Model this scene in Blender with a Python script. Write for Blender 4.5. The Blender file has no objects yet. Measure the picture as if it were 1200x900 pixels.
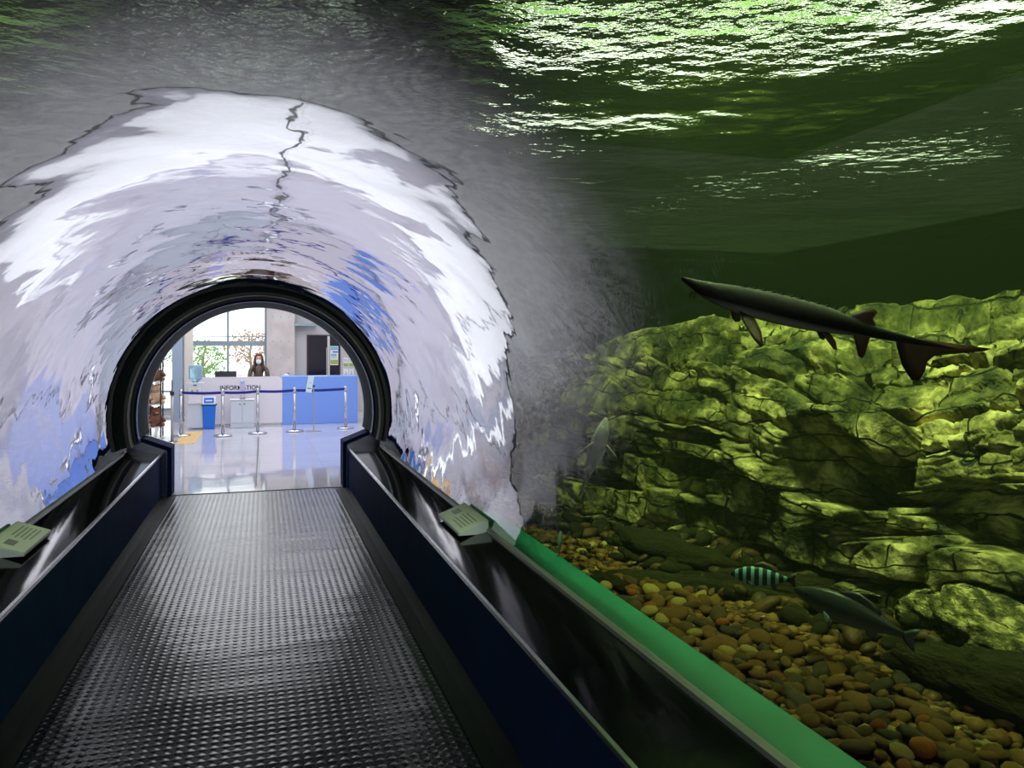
import bpy, bmesh, math, random
import numpy as np
from mathutils import Vector, Matrix
C = bpy.context.scene.collection
sc = bpy.context.scene
PI = math.pi
# ------------------------------------------------------------------ camera, world, sun, exposure
F = 930.0
PSI = math.atan(292 / F)
cd = bpy.data.cameras.new('camera'); cam = bpy.data.objects.new('camera', cd); C.objects.link(cam)
cam.location = (0.05, 0.0, 1.5); cam.rotation_euler = (PI / 2, 0, -PSI)
cd.sensor_width = 36; cd.lens = 36 * F / 1200; cd.shift_y = -38 / 1200; cd.clip_start = .02; cd.clip_end = 200
sc.camera = cam
sc.view_settings.view_transform = 'Standard'; sc.view_settings.look = 'None'
sc.view_settings.gamma = 1; sc.view_settings.use_curve_mapping = False
sc.view_settings.exposure = 0.0
sc.cycles.caustics_reflective = False; sc.cycles.caustics_refractive = False
sc.cycles.sample_clamp_indirect = 6; sc.cycles.max_bounces = 14; sc.cycles.transparent_max_bounces = 24
sc.cycles.glossy_bounces = 6; sc.cycles.transmission_bounces = 8; sc.cycles.volume_bounces = 0
W = bpy.data.worlds.new('world'); sc.world = W; W.use_nodes = True
bg = W.node_tree.nodes['Background']; bg.inputs[0].default_value = (1, .98, .97, 1); bg.inputs[1].default_value = 2.6

def light(name, kind, loc, power, color=(1, 1, 1), size=1, size_y=None, aim=None, **k):
    d = bpy.data.lights.new(name, kind); d.energy = power; d.color = color
    if kind == 'AREA':
        d.size = size
        if size_y: d.shape = 'RECTANGLE'; d.size_y = size_y
    for a, b in k.items(): setattr(d, a, b)
    o = bpy.data.objects.new(name, d); C.objects.link(o); o.location = loc
    if aim is not None:
        o.rotation_euler = (Vector(aim) - Vector(loc)).to_track_quat('-Z', 'Y').to_euler()
    return o
TANK_LIGHT = 2250
for ly, lp in ((1.7, 1), (3.9, .45)):      # unseen lights put in above the water to light the rocks
    light('unseen_tank_light', 'AREA', (1.0, ly, 5.7), TANK_LIGHT * lp, (1, .99, .80), .5, .5, aim=(3.0, ly + .6, 1.0), spread=math.radians(42))
light('unseen_tank_light', 'AREA', (-.9, 3.0, 5.7), TANK_LIGHT * .5, (1, .96, .80), .5, .5, aim=(-2.6, 4.6, 1.0), spread=math.radians(46))  # added, out of view, to brighten the left rocks and plaque
light('unseen_tank_light', 'AREA', (1.0, .6, 5.7), TANK_LIGHT * .22, (1, .99, .80), .4, .4, aim=(1.75, 3.4, .9), spread=math.radians(26))  # narrow extra light added to bring out the small sturgeon
light('lobby_ceiling_light', 'AREA', (0, 12.5, 3.75), 108, (.96, .96, 1), 4.4, 5)
light('lobby_ceiling_light', 'AREA', (0, 17.3, 3.75), 118, (.96, .96, 1), 4.4, 3.4)

light('added_fill_light', 'AREA', (0, -2.6, 1.35), 75, (.92, .95, 1), 1.6, 1.0, aim=(0, 6, .8))  # fill added behind the camera to lift plaques, mat and panels
# ------------------------------------------------------------------ materials
def mat(name, col=(.5, .5, .5), rough=.5, metal=0.0, spec=.5, emit=None, es=1.0, trans=0.0, ior=1.45, var=0.0, vscale=4, bump=0.0, bscale=30):
    m = bpy.data.materials.new(name); m.use_nodes = True; nt = m.node_tree; b = nt.nodes['Principled BSDF']
    b.inputs['Base Color'].default_value = (*col, 1); b.inputs['Roughness'].default_value = rough
    b.inputs['Metallic'].default_value = metal; b.inputs['Specular IOR Level'].default_value = spec
    b.inputs['Transmission Weight'].default_value = trans; b.inputs['IOR'].default_value = ior
    if emit: b.inputs['Emission Color'].default_value = (*emit, 1); b.inputs['Emission Strength'].default_value = es
    tc = nt.nodes.new('ShaderNodeTexCoord')
    if var:
        n = nt.nodes.new('ShaderNodeTexNoise'); n.inputs['Scale'].default_value = vscale; n.inputs['Detail'].default_value = 5
        r = nt.nodes.new('ShaderNodeValToRGB')
        r.color_ramp.elements[0].position = .3; r.color_ramp.elements[1].position = .7
        r.color_ramp.elements[0].color = (*[c * (1 - var) for c in col], 1); r.color_ramp.elements[1].color = (*[min(1, c * (1 + var)) for c in col], 1)
        nt.links.new(tc.outputs['Object'], n.inputs['Vector']); nt.links.new(n.outputs['Fac'], r.inputs['Fac']); nt.links.new(r.outputs['Color'], b.inputs['Base Color'])
    if bump:
        n = nt.nodes.new('ShaderNodeTexNoise'); n.inputs['Scale'].default_value = bscale; n.inputs['Detail'].default_value = 4
        bp = nt.nodes.new('ShaderNodeBump'); bp.inputs['Distance'].default_value = bump
        nt.links.new(tc.outputs['Object'], n.inputs['Vector']); nt.links.new(n.outputs['Fac'], bp.inputs['Height']); nt.links.new(bp.outputs['Normal'], b.inputs['Normal'])
    return m
def N(nt, t, **k):
    n = nt.nodes.new(t)
    for a, b in k.items():
        if a in n.inputs.keys(): n.inputs[a].default_value = b
        else: setattr(n, a, b)
    return n
def math_node(nt, op, a, b=None, clamp=False):
    n = nt.nodes.new('ShaderNodeMath'); n.operation = op; n.use_clamp = clamp
    for i, x in enumerate((a, b)):
        if x is None: continue
        if isinstance(x, (int, float)): n.inputs[i].default_value = x
        else: nt.links.new(x, n.inputs[i])
    return n.outputs[0]

M = {}
M['navy'] = mat('navy_painted_steel', (.012, .028, .10), .7, spec=.04, var=.15)
M['navy_hi'] = mat('navy_gloss_paint', (.02, .045, .12), .22)
M['black_gloss'] = mat('black_gloss_laminate', (.006, .0065, .007), .09, bump=.00008, bscale=3)
M['rubber'] = mat('black_rubber', (.012, .016, .015), .5, bump=.001)
M['strip'] = mat('smooth_black_floor_strip', (.010, .012, .014), .5, spec=.12)
M['seal'] = mat('grey_silicone_seal', (.10, .10, .09), .6, bump=.006, bscale=25)
M['ringface'] = mat('dark_green_painted_steel', (.016, .030, .027), .6, spec=.08)
M['chrome'] = mat('brushed_steel', (.62, .63, .65), .25, metal=1)
M['chrome2'] = mat('polished_steel_post', (.50, .52, .56), .18, metal=1)
M['alu'] = mat('grey_aluminium_edge', (.42, .42, .42), .4, metal=.7)
M['green'] = mat('green_sealing_strip', (.003, .15, .10), .6, var=.12)
M['white'] = mat('white_paint', (.78, .78, .80), .5)
M['wwall'] = mat('white_wall_paint', (.80, .79, .80), .6, var=.03)
M['greywall'] = mat('light_grey_ribbed_wall', (.60, .59, .60), .6)
M['darkhall'] = mat('dark_hall_paint', (.03, .04, .03), .9)
M['ceil'] = mat('white_ceiling', (.82, .82, .84), .7)
M['counter'] = mat('white_laminate', (.80, .76, .80), .35)
M['blue'] = mat('light_blue_laminate', (.20, .36, .86), .4)
M['binblue'] = mat('bright_blue_plastic', (.01, .17, .72), .4)
M['belt'] = mat('navy_blue_webbing', (.012, .02, .26), .7)
M['black'] = mat('black_plastic', (.015, .015, .018), .4)
M['frame'] = mat('grey_blue_window_frame', (.30, .38, .42), .5)
M['cream'] = mat('cream_painted_column', (.70, .66, .58), .6)
M['greyblue'] = mat('grey_blue_door_leaf', (.33, .42, .52), .45)
M['skin'] = mat('skin', (.62, .38, .28), .5)
M['hair'] = mat('dark_brown_hair', (.055, .02, .012), .5, var=.4, vscale=40)
M['jacket'] = mat('grey_brown_knit_jacket', (.13, .10, .085), .8, var=.2, vscale=30)
M['mask'] = mat('white_face_mask', (.85, .85, .85), .7)
M['paper'] = mat('white_paper', (.9, .91, .93), .4)
M['ink'] = mat('dark_ink', (.03, .04, .09), .6)
M['label_b'] = mat('pale_blue_print', (.25, .5, .8), .5)
M['label_g'] = mat('olive_green_print', (.35, .5, .10), .5)
M['sign'] = mat('pale_blue_sign_board', (.68, .84, .93), .4)
M['wbottle'] = mat('clear_blue_water_bottle', (.45, .72, .92), .08, trans=.55, ior=1.2)
M['steelgrey'] = mat('pale_grey_plastic', (.62, .68, .74), .4)
M['tactile'] = mat('ochre_tactile_paving', (.72, .50, .20), .6)
M['darkglass'] = mat('dark_door_glass', (.012, .010, .018), .15)
M['brown'] = mat('brown_plush_fur', (.20, .09, .05), .9, var=.3, vscale=30)
M['tan'] = mat('tan_plush_fur', (.55, .40, .26), .9, var=.2, vscale=30)
M['plum'] = mat('dark_plum_metal', (.05, .02, .03), .5)
M['trunk'] = mat('grey_bark', (.28, .24, .20), .9)
M['leaf'] = mat('spring_green_leaves', (.20, .36, .10), .8, var=.3, vscale=8)
M['leaf2'] = mat('pinkish_blossom_leaves', (.42, .26, .20), .8)
M['ground'] = mat('pale_ground', (.6, .62, .5), .9)
M['bark_p'] = mat('lavender_label', (.55, .5, .75), .5)

def concrete():
    m = mat('board_formed_concrete', (.62, .57, .55), .7, var=.12, vscale=3, bump=.002, bscale=20)
    return m
M['concrete'] = concrete()

def m_floor():
    m = bpy.data.materials.new('polished_pale_tiles'); m.use_nodes = True; nt = m.node_tree; b = nt.nodes['Principled BSDF']; L = nt.links.new
    tc = N(nt, 'ShaderNodeTexCoord'); mp = N(nt, 'ShaderNodeMapping'); L(tc.outputs['Object'], mp.inputs['Vector'])
    br = N(nt, 'ShaderNodeTexBrick'); br.offset = 0; br.squash = 1
    br.inputs['Scale'].default_value = 1; br.inputs['Brick Width'].default_value = .8; br.inputs['Row Height'].default_value = .8
    br.inputs['Mortar Size'].default_value = .004
    br.inputs['Color1'].default_value = (.60, .60, .68, 1); br.inputs['Color2'].default_value = (.66, .66, .74, 1); br.inputs['Mortar'].default_value = (.52, .52, .58, 1)
    L(mp.outputs[0], br.inputs['Vector'])
    L(br.outputs['Color'], b.inputs['Base Color'])
    b.inputs['Roughness'].default_value = .06; b.inputs['Specular IOR Level'].default_value = 1.0; b.inputs['IOR'].default_value = 1.6
    n = N(nt, 'ShaderNodeTexNoise', Scale=1.2); bp = N(nt, 'ShaderNodeBump', Distance=.004)
    L(tc.outputs['Object'], n.inputs['Vector']); L(n.outputs['Fac'], bp.inputs['Height']); L(bp.outputs['Normal'], b.inputs['Normal'])
    return m
M['floor'] = m_floor()

def m_mat():
    m = bpy.data.materials.new('dimpled_grey_rubber_mat'); m.use_nodes = True; nt = m.node_tree; b = nt.nodes['Principled BSDF']; L = nt.links.new
    tc = N(nt, 'ShaderNodeTexCoord'); sp = N(nt, 'ShaderNodeSeparateXYZ'); L(tc.outputs['Object'], sp.inputs[0])
    P = .042
    sx = math_node(nt, 'COSINE', math_node(nt, 'MULTIPLY', sp.outputs['X'], 2 * PI / P))
    sy = math_node(nt, 'COSINE', math_node(nt, 'MULTIPLY', sp.outputs['Y'], 2 * PI / (P * 1.1)))
    h = math_node(nt, 'MAXIMUM', math_node(nt, 'ADD', math_node(nt, 'ADD', sx, sy), .1), 0)
    n = N(nt, 'ShaderNodeTexNoise', Scale=1.6, Detail=3.0); mp = N(nt, 'ShaderNodeMapping'); mp.inputs['Scale'].default_value = (.5, 1.6, 1)
    L(tc.outputs['Object'], mp.inputs[0]); L(mp.outputs[0], n.inputs['Vector'])
    b1 = N(nt, 'ShaderNodeBump', Distance=.010); L(n.outputs['Fac'], b1.inputs['Height'])
    b2 = N(nt, 'ShaderNodeBump', Distance=.0009); L(h, b2.inputs['Height']); L(b1.outputs['Normal'], b2.inputs['Normal'])
    L(b2.outputs['Normal'], b.inputs['Normal'])
    r = N(nt, 'ShaderNodeValToRGB'); r.color_ramp.elements[0].color = (.022, .028, .028, 1); r.color_ramp.elements[1].color = (.045, .054, .054, 1)
    L(n.outputs['Fac'], r.inputs[0]); L(r.outputs[0], b.inputs['Base Color'])
    b.inputs['Roughness'].default_value = .2; b.inputs['Specular IOR Level'].default_value = .8
    return m
M['mat'] = m_mat()

def m_acrylic():
    m = bpy.data.materials.new('clear_acrylic_inner_face'); m.use_nodes = True; nt = m.node_tree; nt.nodes.clear(); L = nt.links.new
    out = N(nt, 'ShaderNodeOutputMaterial'); mix = N(nt, 'ShaderNodeMixShader'); tr = N(nt, 'ShaderNodeBsdfTransparent'); gl = N(nt, 'ShaderNodeBsdfGlossy')
    gl.inputs['Roughness'].default_value = .02; gl.inputs['Color'].default_value = (.93, .92, .96, 1); tr.inputs['Color'].default_value = (.93, .97, .94, 1)
    tc = N(nt, 'ShaderNodeTexCoord')
    n1 = N(nt, 'ShaderNodeTexNoise', Scale=1.1, Detail=2.0); L(tc.outputs['Object'], n1.inputs['Vector'])
    n2 = N(nt, 'ShaderNodeTexNoise', Scale=5.0, Detail=2.5, Roughness=.45); L(tc.outputs['Object'], n2.inputs['Vector'])
    b1 = N(nt, 'ShaderNodeBump', Distance=.015); b1.inputs['Strength'].default_value = 1; L(n1.outputs['Fac'], b1.inputs['Height'])
    b2 = N(nt, 'ShaderNodeBump', Distance=.0013); b2.inputs['Strength'].default_value = 1; L(n2.outputs['Fac'], b2.inputs['Height']); L(b1.outputs['Normal'], b2.inputs['Normal'])
    L(b2.outputs['Normal'], gl.inputs['Normal'])
    lw = N(nt, 'ShaderNodeLayerWeight'); lw.inputs['Blend'].default_value = .5      # facing = 1 - cos
    mr = N(nt, 'ShaderNodeMapRange'); mr.interpolation_type = 'SMOOTHSTEP'
    mr.inputs['From Min'].default_value = .57; mr.inputs['From Max'].default_value = .78; mr.inputs['To Min'].default_value = .05; mr.inputs['To Max'].default_value = .90
    L(lw.outputs['Facing'], mr.inputs['Value']); L(mr.outputs[0], mix.inputs[0]); L(tr.outputs[0], mix.inputs[1]); L(gl.outputs[0], mix.inputs[2]); L(mix.outputs[0], out.inputs['Surface'])
    return m
M['acrylic'] = m_acrylic()
def m_clear(name, col, vol=None):
    m = bpy.data.materials.new(name); m.use_nodes = True; nt = m.node_tree; nt.nodes.clear(); L = nt.links.new
    out = N(nt, 'ShaderNodeOutputMaterial'); tr = N(nt, 'ShaderNodeBsdfTransparent'); tr.inputs['Color'].default_value = (*col, 1); L(tr.outputs[0], out.inputs['Surface'])
    if vol: vol(nt, out)
    return m
M['acrylic_out'] = m_clear('clear_acrylic_outer_face', (.97, .99, .97))
def water_vol(nt, out):
    L = nt.links.new
    a = N(nt, 'ShaderNodeVolumeAbsorption', Density=.30); a.inputs['Color'].default_value = (.56, .80, .34, 1)
    s = N(nt, 'ShaderNodeVolumeScatter', Density=.022, Anisotropy=.2); s.inputs['Color'].default_value = (.75, .95, .62, 1)
    ad = N(nt, 'ShaderNodeAddShader'); L(a.outputs[0], ad.inputs[0]); L(s.outputs[0], ad.inputs[1]); L(ad.outputs[0], out.inputs['Volume'])
M['water_side'] = m_clear('green_tank_water', (1, 1, 1), water_vol)
def m_surface():
    m = bpy.data.materials.new('rippled_water_surface'); m.use_nodes = True; nt = m.node_tree; nt.nodes.clear(); L = nt.links.new
    out = N(nt, 'ShaderNodeOutputMaterial'); mix = N(nt, 'ShaderNodeMixShader'); mix.inputs[0].default_value = .02
    g = N(nt, 'ShaderNodeBsdfGlass', Roughness=0.0, IOR=1.09); tr = N(nt, 'ShaderNodeBsdfTransparent')
    tc = N(nt, 'ShaderNodeTexCoord'); mp = N(nt, 'ShaderNodeMapping'); mp.inputs['Scale'].default_value = (1, 1.25, 1); mp.inputs['Rotation'].default_value = (0, 0, .9)
    L(tc.outputs['Object'], mp.inputs[0])
    n1 = N(nt, 'ShaderNodeTexNoise', Scale=.9, Detail=3.0); L(mp.outputs[0], n1.inputs['Vector'])
    n2 = N(nt, 'ShaderNodeTexNoise', Scale=7.0, Detail=4.0); L(mp.outputs[0], n2.inputs['Vector'])
    b1 = N(nt, 'ShaderNodeBump', Distance=.17); b1.inputs['Strength'].default_value = 1; L(n1.outputs['Fac'], b1.inputs['Height'])
    b2 = N(nt, 'ShaderNodeBump', Distance=.032); b2.inputs['Strength'].default_value = 1; n3 = N(nt, 'ShaderNodeTexNoise', Scale=.55, Detail=3.0); L(tc.outputs['Object'], n3.inputs['Vector'])
    mk = N(nt, 'ShaderNodeMapRange'); mk.inputs['From Min'].default_value = .40; mk.inputs['From Max'].default_value = .60; mk.inputs['To Min'].default_value = .35; mk.inputs['To Max'].default_value = 1.8; L(n3.outputs['Fac'], mk.inputs['Value'])
    hh = math_node(nt, 'MULTIPLY', n2.outputs['Fac'], mk.outputs[0])
    L(hh, b2.inputs['Height']); L(b1.outputs['Normal'], b2.inputs['Normal'])
    L(b2.outputs['Normal'], g.inputs['Normal'])
    L(g.outputs[0], mix.inputs[1]); L(tr.outputs[0], mix.inputs[2]); L(mix.outputs[0], out.inputs['Surface'])
    water_vol(nt, out)
    return m
M['surface'] = m_surface()
def m_rock():
    m = bpy.data.materials.new('olive_tan_rock'); m.use_nodes = True; nt = m.node_tree; b = nt.nodes['Principled BSDF']; L = nt.links.new
    tc = N(nt, 'ShaderNodeTexCoord')
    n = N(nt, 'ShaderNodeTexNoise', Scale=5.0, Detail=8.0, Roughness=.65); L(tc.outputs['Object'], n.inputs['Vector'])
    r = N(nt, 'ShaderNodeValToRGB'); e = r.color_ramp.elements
    e[0].position = .38; e[0].color = (.022, .022, .011, 1); e[1].position = .66; e[1].color = (.78, .60, .28, 1)  # strong contrast also puts caustic-like bright blotches into the rock colour
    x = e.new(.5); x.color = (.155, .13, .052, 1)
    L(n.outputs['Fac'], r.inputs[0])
    wn = N(nt, 'ShaderNodeTexNoise', Scale=2.5, Detail=3.0); L(tc.outputs['Object'], wn.inputs['Vector'])
    wm = N(nt, 'ShaderNodeVectorMath', operation='SCALE'); wm.inputs['Scale'].default_value = .35; L(wn.outputs['Color'], wm.inputs[0])
    wa = N(nt, 'ShaderNodeVectorMath', operation='ADD'); L(tc.outputs['Object'], wa.inputs[0]); L(wm.outputs[0], wa.inputs[1])
    sp = N(nt, 'ShaderNodeSeparateXYZ'); L(wa.outputs[0], sp.inputs[0]); cb = N(nt, 'ShaderNodeCombineXYZ'); L(sp.outputs['Y'], cb.inputs['X']); L(sp.outputs['Z'], cb.inputs['Y'])
    vo = N(nt, 'ShaderNodeTexBrick'); vo.offset = .43; vo.inputs['Scale'].default_value = 1; vo.inputs['Brick Width'].default_value = .31; vo.inputs['Row Height'].default_value = .145
    vo.inputs['Mortar Size'].default_value = .006; vo.inputs['Mortar Smooth'].default_value = .6; L(cb.outputs[0], vo.inputs['Vector'])
    cr = N(nt, 'ShaderNodeMapRange'); cr.inputs['To Min'].default_value = 1; cr.inputs['To Max'].default_value = 0; L(vo.outputs['Fac'], cr.inputs['Value'])
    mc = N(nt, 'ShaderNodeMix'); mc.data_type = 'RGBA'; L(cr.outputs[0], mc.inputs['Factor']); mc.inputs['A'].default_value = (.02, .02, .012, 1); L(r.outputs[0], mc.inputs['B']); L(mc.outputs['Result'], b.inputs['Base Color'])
    n2 = N(nt, 'ShaderNodeTexNoise', Scale=28.0, Detail=6.0); L(tc.outputs['Object'], n2.inputs['Vector'])
    bp = N(nt, 'ShaderNodeBump', Distance=.02); L(n2.outputs['Fac'], bp.inputs['Height'])
    bc = N(nt, 'ShaderNodeBump', Distance=.03); L(cr.outputs[0], bc.inputs['Height']); L(bp.outputs['Normal'], bc.inputs['Normal']); L(bc.outputs['Normal'], b.inputs['Normal'])
    b.inputs['Roughness'].default_value = .8; b.inputs['Specular IOR Level'].default_value = .15
    return m
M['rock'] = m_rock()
M['bed'] = mat('dark_brown_silt', (.05, .033, .012), .9, spec=.05, var=.4, vscale=8, bump=.02, bscale=20)
for i, c in enumerate([(.12, .052, .013), (.055, .026, .008), (.17, .085, .022), (.36, .25, .07), (.035, .022, .010), (.24, .07, .014)]):
    M['peb%d' % i] = mat(['brown_stone', 'dark_brown_stone', 'tan_stone', 'pale_yellow_stone', 'grey_brown_stone', 'orange_stone'][i], c, .6, spec=.15, var=.35, vscale=14, bump=.004, bscale=30)
M['deadbrown'] = mat('dark_boulder', (.016, .013, .006), .9, spec=.05, var=.4, vscale=6, bump=.02, bscale=12)

# ------------------------------------------------------------------ helpers
class MB:
    def __init__(s): s.v = []; s.f = []; s.mi = []
    def add(s, vs, fs, mi=0):
        k = len(s.v); s.v += [tuple(v) for v in vs]; s.f += [tuple(k + i for i in f) for f in fs]; s.mi += [mi] * len(fs); return s
    def box(s, x0, x1, y0, y1, z0, z1, mi=0):
        v = [(x, y, z) for z in (z0, z1) for y in (y0, y1) for x in (x0, x1)]
        return s.add(v, [(0, 2, 3, 1), (4, 5, 7, 6), (0, 1, 5, 4), (2, 6, 7, 3), (0, 4, 6, 2), (1, 3, 7, 5)], mi)
    def prism(s, prof, y0, y1, mi=0):          # prof: list of (x,z) extruded along y
        n = len(prof); v = [(x, y0, z) for x, z in prof] + [(x, y1, z) for x, z in prof]
        f = [tuple(range(n)), tuple(range(2 * n - 1, n - 1, -1))] + [(i, i + n, (i + 1) % n + n, (i + 1) % n) for i in range(n)]
        return s.add(v, f, mi)
    def loft(s, rings, cap=True, mi=0):        # rings of equal point counts
        n = len(rings[0]); v = [p for r in rings for p in r]; f = []
        for i in range(len(rings) - 1):
            for j in range(n):
                a, b = i * n + j, i * n + (j + 1) % n
                f.append((a, b, b + n, a + n))
        if cap: f += [tuple(range(n - 1, -1, -1)), tuple(range((len(rings) - 1) * n, len(rings) * n))]
        return s.add(v, f, mi)
    def tube(s, path, rad, seg=10, mi=0):
        path = [Vector(p) for p in path]; rings = []
        if not hasattr(rad, '__len__'): rad = [rad] * len(path)
        for i, p in enumerate(path):
            t = (path[min(i + 1, len(path) - 1)] - path[max(i - 1, 0)]).normalized()
            a = t.cross(Vector((0, 0, 1)) if abs(t.z) < .9 else Vector((1, 0, 0))).normalized(); b = t.cross(a)
            rings.append([p + (a * math.cos(k * 2 * PI / seg) + b * math.sin(k * 2 * PI / seg)) * rad[i] for k in range(seg)])
        return s.loft(rings, mi=mi)
    def lathe(s, prof, c=(0, 0, 0), seg=24, mi=0):     # prof (r,z)
        return s.loft([[(c[0] + r * math.cos(k * 2 * PI / seg), c[1] + r * math.sin(k * 2 * PI / seg), c[2] + z) for k in range(seg)] for r, z in prof], mi=mi)
    def build(s, name, m, parent=None, smooth=False, bevel=0, sub=0):
        me = bpy.data.meshes.new(name); me.from_pydata(s.v, [], s.f)
        for x in (m if isinstance(m, (list, tuple)) else [m]): me.materials.append(M[x] if isinstance(x, str) else x)
        for p, i in zip(me.polygons, s.mi): p.material_index = i
        bm = bmesh.new(); bm.from_mesh(me); bmesh.ops.recalc_face_normals(bm, faces=bm.faces); bm.to_mesh(me); bm.free()
        o = bpy.data.objects.new(name, me); C.objects.link(o)
        if parent is not None: o.parent = parent
        if smooth: me.polygons.foreach_set('use_smooth', [True] * len(me.polygons))
        if bevel:
            b = o.modifiers.new('bevel', 'BEVEL'); b.width = bevel; b.segments = 2; b.limit_method = 'ANGLE'
        if sub:
            b = o.modifiers.new('sub', 'SUBSURF'); b.levels = sub; b.render_levels = sub
        return o
def B(*a): return MB().box(*a)
def tag(o, label=None, cat=None, group=None, kind=None):
    if label: o['label'] = label
    if cat: o['category'] = cat
    if group: o['group'] = group
    if kind: o['kind'] = kind
    return o
def thing(name, label, cat, loc=(0, 0, 0), rz=0, group=None):
    o = bpy.data.objects.new(name, None); C.objects.link(o); o.empty_display_size = .05
    o.location = loc; o.rotation_euler = (0, 0, rz); return tag(o, label, cat, group)
def dup(root, loc=None, rz=None, label=None):
    r = root.copy(); C.objects.link(r)
    if loc is not None: r.location = loc
    if rz is not None: r.rotation_euler = (0, 0, rz)
    if label: r['label'] = label
    for ch in list(root.children):
        c = ch.copy(); C.objects.link(c); c.parent = r
        for g in list(ch.children):
            d = g.copy(); C.objects.link(d); d.parent = c
    return r
def text(body, name, size, m, parent, loc, rot=(PI / 2, 0, 0), ext=.002, sx=1.0):
    cu = bpy.data.curves.new(name, 'FONT'); cu.body = body; cu.size = size; cu.extrude = ext; cu.align_x = 'CENTER'; cu.align_y = 'CENTER'; cu.offset = size * .012
    cu.materials.append(M[m]); o = bpy.data.objects.new(name, cu); C.objects.link(o); o.parent = parent; o.location = loc; o.rotation_euler = rot; o.scale = (sx, 1, 1)
    me = bpy.data.meshes.new_from_object(o); q = bpy.data.objects.new(name, me); C.objects.link(q); q.parent = parent; q.location = loc; q.rotation_euler = rot; q.scale = (sx, 1, 1)
    bpy.data.objects.remove(o); return q

# ------------------------------------------------------------------ SETTING
ZC, R = .84, 1.30           # tunnel axis height and inner radius
YE = 8.9                    # end of the walkway
YF, YB = 9.25, 20.5
st = dict(kind='structure')
B(-3.4, 2.75, 9.0, 20.8, -.2, -.002).build('floor', 'floor')['kind'] = 'structure'
B(-1.3, 1.3, -3, 9.0, -.2, -.012).build('floor_walkway', 'rubber')['kind'] = 'structure'
B(-3.4, 2.75, 9.3, 20.8, 3.8, 3.9).build('ceiling', 'ceil')['kind'] = 'structure'
B(2.45, 2.65, 9.4, 20.5, 0, 3.8).build('wall_right', 'wwall')['kind'] = 'structure'
# left wall: dark shop side; its far end has a glazed strip
w = MB().box(-3.4, -3.2, 9.4, 20.5, 0, 3.8); w.build('wall_left', 'wwall')['kind'] = 'structure'
# back wall with window hole
w = MB(); w.box(-3.2, -2.55, YB, YB + .3, 0, 3.8); w.box(-1.95, -1.6, YB, YB + .3, 0, 3.8); w.box(-2.55, -1.95, YB, YB + .3, 0, .1)
w.box(-1.6, .14, YB, YB + .3, 0, .78); w.box(-1.6, .14, YB, YB + .3, 3.4, 3.8); w.box(-2.55, -1.95, YB, YB + .3, 3.4, 3.8); w.box(.80, 2.45, YB, YB + .3, 0, 3.8)
w.build('wall_back', 'greywall')['kind'] = 'structure'
# ribbed cladding on the grey part
rb = MB()
for i in range(9): rb.box(.83 + i * .03, .845 + i * .03, YB - .008, YB, 0, 3.8)
rb.build('trim_1', 'greywall')['kind'] = 'structure'
o = MB().box(.80, 1.32, YB - .3, YB - .01, 2.13, 2.2).build('trim_2', 'frame'); o['kind'] = 'structure'
# concrete column
cm = MB(); cm.box(.14, .80, YB - .25, YB + .3, 0, 1.98); cm.box(.14, .80, YB - .25, YB + .3, 1.99, 3.8)
cm.box(.145, .795, YB - .245, YB + .29, 1.98, 1.99)
col = cm.build('wall_column', 'concrete'); col['kind'] = 'structure'
hm = MB()
for x in (.28, .47, .66):
    for z in (1.35, 1.75, 2.35, .95, .55): 
        hm.lathe([(.0, 0), (.016, 0), (.016, .004), (.0, .004)], seg=10)
        k = len(hm.v) - 40
        for j in range(k, len(hm.v)):
            a = hm.v[j]; hm.v[j] = (x + a[0], YB - .25 - a[2], z + a[1])
h = hm.build('tie_hole', 'alu', None); h.parent = col
# windows
def window(idx, x0, x1, z0, z1, mull=(), trans=()):
    f = MB(); y0, y1 = YB - .02, YB + .1
    f.box(x0, x0 + .05, y0, y1, z0, z1); f.box(x1 - .05, x1, y0, y1, z0, z1); f.box(x0, x1, y0, y1, z0, z0 + .05); f.box(x0, x1, y0, y1, z1 - .05, z1)
    for x in mull: f.box(x - .025, x + .025, y0, y1, z0, z1)
    for z, t in trans: f.box(x0, x1, y0 - .01, y1, z - t, z + t)
    r = f.build('window_%d' % idx, 'frame'); r['kind'] = 'structure'
    p = B(x0 + .02, x1 - .02, YB + .04, YB + .05, z0 + .02, z1 - .02).build('pane', 'pane', r)
    return r
M['pane'] = m_clear('window_glass', (.92, .96, .97))
window(1, -1.6, .14, .78, 3.4, (-.76,), ((1.70, .06), (1.87, .012)))
window(2, -2.55, -1.95, .1, 3.4, (), ((1.70, .05), (.55, .02)))
for x0, x1, m, k in ((-1.80, -1.585, 'greyblue', 1), (-1.54, -1.40, 'cream', 2)):
    B(x0, x1, 18.3, 18.6, 0, 3.8).build('wall_pillar_%d' % k, m)['kind'] = 'structure'
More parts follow.
